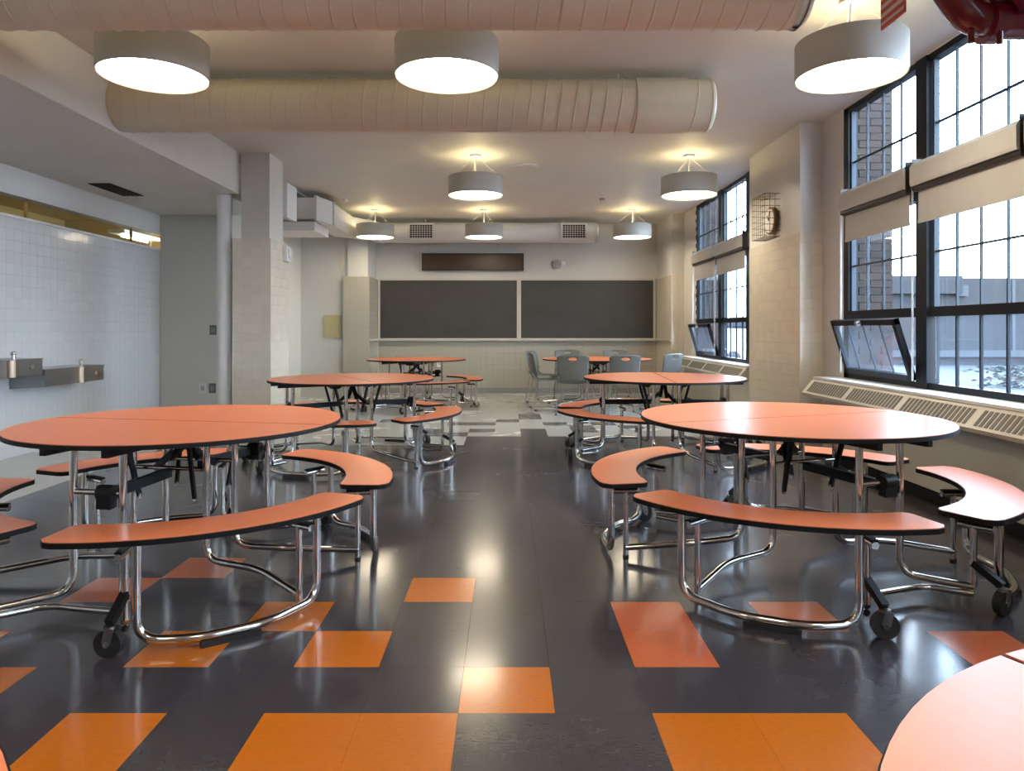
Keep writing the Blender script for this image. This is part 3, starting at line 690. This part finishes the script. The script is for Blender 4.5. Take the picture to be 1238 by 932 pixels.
def make_table(benches=True, scale=1.0):
    root = empty('cafeteria_table')
    R = RT*scale
    for s in (0, 1):
        P = [pol(180*s+1.0*0+ (180*k/48), R) for k in range(49)]
        off = .0055*(1 if s == 0 else -1)
        P = [(x, y+off) for x, y in P]
        slab(P, .75, .022, 'table_top', root)
    # under rails
    for sx in (-1, 1):
        for sy in (-1, 1):
            MB().box(sx*.145-.014, sx*.145+.014, sy*.03, sy*.715, .692, .727).build('under_rail', M['black'], root)
    MB().prism([(-.34, -.08), (.34, -.08), (.34, .08), (-.34, .08)], .70, .727).build('hinge_plate', M['black'], root)
    for sy in (-1, 1): MB().tube([(-.30, sy*.36, .712), (.30, sy*.36, .712)], .009, 8).build('brace_rod', M['chrome'], root)
    # legs
    for sx in (-1, 1):
        for sy in (-1, 1):
            a = {(-1,-1): 249, (1,-1): 291, (1,1): 69, (-1,1): 111}[(sx, sy)]
            e = pol(a, .85)
            MB().tube([(sx*.12, sy*.58, .715), (sx*.12, sy*.58, .095), (e[0], e[1], .085)], .0165, 12, .085).build('table_leg', M['chrome'], root)
            a = {(-1,-1): 202.3, (1,-1): 337.7, (1,1): 22.3, (-1,1): 157.7}[(sx, sy)]
            e = pol(a, .85)
            MB().tube([(sx*.2, sy*.12, .715), (sx*.2, sy*.12, .10), (sx*.50, sy*.16, .09), (e[0], e[1], .05)], .0165, 12, .085).build('table_leg', M['chrome'], root)
    for sy in (-1, 1):
        MB().tube([(-.12, sy*.58, .52), (.12, sy*.58, .52)], .0125, 12).build('cross_bar', M['chrome'], root)
        MB().tube([(-.2, sy*.12, .535), (.2, sy*.12, .535)], .0105, 12).build('cross_bar', M['chrome'], root)
        b = MB(); b.cyl((.045, sy*.58, .52), .034, .07, 'x', 16); b.prism([(.01, 0), (.08, 0), (.07, .05), (.02, .05)], 0, .05, Matrix.Translation((0, sy*.58-.025, .455))); b.build('spring_housing', M['black'], root)
        MB().bar((.02, sy*.56, .505), (0, sy*.12, .515), .03, .045).build('lift_arm', M['black'], root)
        for sx in (-1, 1):
            b = MB(); b.bar((sx*.17, sy*.22, .71), (sx*.15, sy*.14, .40), .016, .022); b.build('folding_stay', M['black'], root)
            MB().tube([(sx*.15, sy*.14, .41), (sx*.15, sy*.14, .385)], .010, 8).build('stay_pin', M['chrome'], root)
    b = MB()
    for sx in (-1, 1): b.bar((sx*.09, -.02*sx, .71), (-sx*.07, -.02*sx, .56), .03, .028); b.bar((sx*.05, .02*sx, .60), (sx*.10, .10*sx, .52), .02, .03)
    b.build('scissor_hinge', M['black'], root)
    b = MB()
    for sy in (-1, 1): b.add([(-.17, sy*.10, .727), (.17, sy*.10, .727), (.17, sy*.26, .727), (-.17, sy*.26, .727), (-.05, sy*.14, .655), (.05, sy*.14, .655), (.05, sy*.2, .655), (-.05, sy*.2, .655)], [(0,1,5,4),(1,2,6,5),(2,3,7,6),(3,0,4,7),(4,5,6,7)])
    b.build('pivot_bracket', M['black'], root)
    if not benches:
        for sx in (-1, 1):
            for sy in (-1, 1):
                pass
        return root
    for sy in (-1, 1):
        p0 = pol(-90*1-21 if sy < 0 else 90+21, .85); p1 = pol(-90+21 if sy < 0 else 90-21, .85)
        MB().tube([(p0[0], p0[1], .055), (-.19, sy*.64, .05), (.19, sy*.64, .05), (p1[0], p1[1], .055)], .0145, 10, .06).build('link_bar', M['chrome'], root)
    for c in (45, 135, 225, 315):
        h = 39.5
        P = [pol(c-h+2*h*k/20, 1.03) for k in range(21)]+[pol(c+h-1.5-(2*h-3)*k/16, .79) for k in range(17)]
        P = P[:]
        # rounded corners: trim the four corners
        P = [pol(c-h+1.0, .99)]+[pol(c-h+2.6, 1.02)]+[pol(c-h+4.5+(2*h-9)*k/18, 1.03) for k in range(19)]+[pol(c+h-2.6, 1.02), pol(c+h-1.0, .99)] \
            + [pol(c+h-.4, .83), pol(c+h-1.0, .805), pol(c+h-2.8, .79)]+[pol(c+h-5-(2*h-10)*k/14, .79) for k in range(15)]+[pol(c-h+2.8, .79), pol(c-h+1.0, .805), pol(c-h+.4, .83)]
        slab(P, .445, .024, 'seat', root)
        q = empty('seat_support', (0, 0, 0)); 
        COL.objects.unlink(q); bpy.data.objects.remove(q)
        a0, a1 = [c+q*(20 if (c+45*q) % 360 in (90, 270) else 24.5) for q in (-1, 1)]
        p0 = pol(a0, .93); p1 = pol(a1, .93); m0 = pol(c-8, .985); m1 = pol(c+8, .985)
        u = MB().tube([(p0[0], p0[1], .421), (p0[0], p0[1], .04), (m0[0], m0[1], .036), (m1[0], m1[1], .036), (p1[0], p1[1], .04), (p1[0], p1[1], .421)], .018, 12, .09, 6).build('bench_frame', M['chrome'], root)
        f0 = pol(c-6.5, .985); f1 = pol(c+6.5, .985)
        MB().bar((f0[0], f0[1], .012), (f1[0], f1[1], .012), .035, .024).build('foot_pad', M['rubber'], u)
        for s in (-1, 1):
            gap = (c+45*s) % 360
            caster = gap in (90, 270)
            a = c+(24 if caster else 22.7)*s
            e = pol(a, .85)
            zb = .09 if caster else .012
            g = MB().tube([(e[0], e[1], zb), (e[0], e[1], .345)], .0145, 12).build('caster_post' if caster else 'glide_post', M['chrome'], root)
            i0 = pol(a, .79); i1 = pol(a, .925)
            MB().tube([(i0[0], i0[1], .35), (i1[0], i1[1], .35)], .015, 10).build('tee_bar', M['chrome'], g)
            MB().bar((i0[0], i0[1], .368), (i1[0], i1[1], .368), .026, .008).build('tee_cap', M['black'], g)
            if caster:
                wa = c+25*s; wp = pol(wa, .962)
                MB().bar((e[0], e[1], .19), (wp[0], wp[1], .122), .030, .030).build('caster_arm', M['black'], g)
                al = math.radians(wa+78)
                dx, dy = math.cos(al), math.sin(al)
                b = MB()
                for t in (-1, 1): b.bar((wp[0]-dy*.021*t+dx*.012, wp[1]+dx*.021*t+dy*.012, .11), (wp[0]-dy*.021*t, wp[1]+dx*.021*t, .055), .034, .003, up=(-dy, dx, 0))
                b.cyl((wp[0], wp[1], .108), .022, .012, 'z', 14)
                b.build('caster_fork', M['steel'], g)
                b = MB(); b.tube([(wp[0]-dy*.016, wp[1]+dx*.016, .052), (wp[0]+dy*.016, wp[1]-dx*.016, .052)], .052, 24); b.build('wheel', M['rubber'], g)
                b = MB(); b.tube([(wp[0]-dy*.024, wp[1]+dx*.024, .052), (wp[0]+dy*.024, wp[1]-dx*.024, .052)], .012, 12); b.build('axle', M['chrome'], g)
            else:
                MB().tube([(e[0], e[1], 0), (e[0], e[1], .012)], .017, 12).build('glide', M['rubber'], g)
    return root
TB = [(-1.624, 3.58, -11, 'orange round cafeteria table front left, with four curved bench seats'),
      (1.477, 3.75, 20, 'orange round cafeteria table front right, beside the large window'),
      (-1.47, 6.72, -60, 'second orange round bench table on the left side of the aisle'),
      (1.50, 6.86, 86, 'second orange round bench table on the right side of the aisle'),
      (-1.42, 11.05, -24, 'farthest orange bench table, left, in front of the chalkboard'),
      (1.02, .32, 115, 'pinkish lit orange table top cut by the bottom right corner'),
      (-1.1, .25, 70, 'sliver of orange table top in the bottom left corner')]
tp = make_table()
for i, (x, y, a, l) in enumerate(TB):
    o = tp if i == 0 else copy_tree(tp)
    o.location = (x, y, 0); o.rotation_euler.z = math.radians(a)
    o['label'] = l; o['category'] = 'table'; o['group'] = 'orange round bench tables'
t3 = make_table(False, 1.12); t3.location = (1.40, 11.2, 0); t3.rotation_euler.z = math.radians(10)
t3['label'] = 'orange round table without benches, ringed by grey chairs'; t3['category'] = 'table'
# ------------------------------------------------------------------ chairs
def make_chair():
    root = empty('stacking_chair')
    def shell(fn, nu, nv, hole, nm):
        V = []; idx = {}
        for j in range(nv+1):
            for i in range(nu+1):
                u = -1+2*i/nu; v = j/nv; V.append([u, v])
        if hole:
            for p in V:      # snap the grid to the hole rim
                du, dv = p[0]/.30, (p[1]-.84)/.065
                d = math.hypot(du, dv)
                if .62 < d < 1.5: p[0] = .30*du/d; p[1] = .84+.065*dv/d
        W = [fn(u, v) for u, v in V]; F = []
        for j in range(nv):
            for i in range(nu):
                q = (j*(nu+1)+i, j*(nu+1)+i+1, (j+1)*(nu+1)+i+1, (j+1)*(nu+1)+i)
                cu = sum(V[k][0] for k in q)/4; cv = sum(V[k][1] for k in q)/4
                if hole and math.hypot(cu/.30, (cv-.84)/.065) < .9: continue
                F.append(q)
        b = MB(); b.add(W, F, True); o = b.build(nm, M['grey'], root)
        m = o.modifiers.new('s', 'SOLIDIFY'); m.thickness = .009; m.offset = 0
        return o
    def back(u, v):
        r = 1-.18*max(0, v-.75)/.25*abs(u)**3*0
        w_ = .225*(1-.06*(1-v)); e = 1.0
        cut = 0
        zz = .49+.36*v
        if v > .8: zz -= .035*abs(u)**6
        if v < .2: zz += .05*abs(u)**6
        return (u*w_, -.235-.06*v+.045*u*u, zz)
    def seat(u, v):
        y = -.21+.44*v
        return (u*.225*(1-.05*v), y, .452+.012*u*u-.012*math.sin(v*math.pi)-(.05*max(0, v-.85)/.15*.8)+(.05*max(0, .12-v)/.12))
    shell(back, 16, 24, True, 'backrest'); shell(seat, 12, 12, False, 'seat')
    for s in (-1, 1):
        x = s*.22
        MB().tube([(x*.9, .17, .435), (x*1.08, .21, .012), (x*1.08, -.26, .012), (x*.9, -.19, .44), (x*.93, -.27, .56)], .0065, 8, .03, 4).build('wire_leg', M['wire'], root)
        for y in (.17, -.22): MB().box(x*1.08-.014, x*1.08+.014, y-.02, y+.02, 0, .02).build('foot', M['rubber'], root)
    MB().tube([(-.198, .17, .43), (.198, .17, .43)], .006, 8).tube([(-.198, -.18, .43), (.198, -.18, .43)], .006, 8).build('seat_rail', M['wire'], root)
    return root
CH = [(.60, 10.78, -82, 'grey chair seen side-on at the left of the far round table'),
      (.93, 10.22, -4, 'grey chair with its back to the aisle, left of the two'),
      (1.62, 10.2, 5, 'grey chair with its back to the aisle, right of the two'),
      (.62, 11.9, -115, 'pale grey chair behind the side-on chair'),
      (1.04, 12.45, 175, 'light chair beyond the far round table, the left one'),
      (1.95, 12.5, 185, 'light chair beyond the far round table, the right one'),
      (2.30, 10.75, 40, 'bluish lit grey chair at the right of the far round table')]
cp = make_chair()
for i, (x, y, a, l) in enumerate(CH):
    o = cp if i == 0 else copy_tree(cp)
    o.location = (x, y, 0); o.rotation_euler.z = math.radians(a); o['label'] = l; o['category'] = 'chair'; o['group'] = 'grey stacking chairs round the far table'
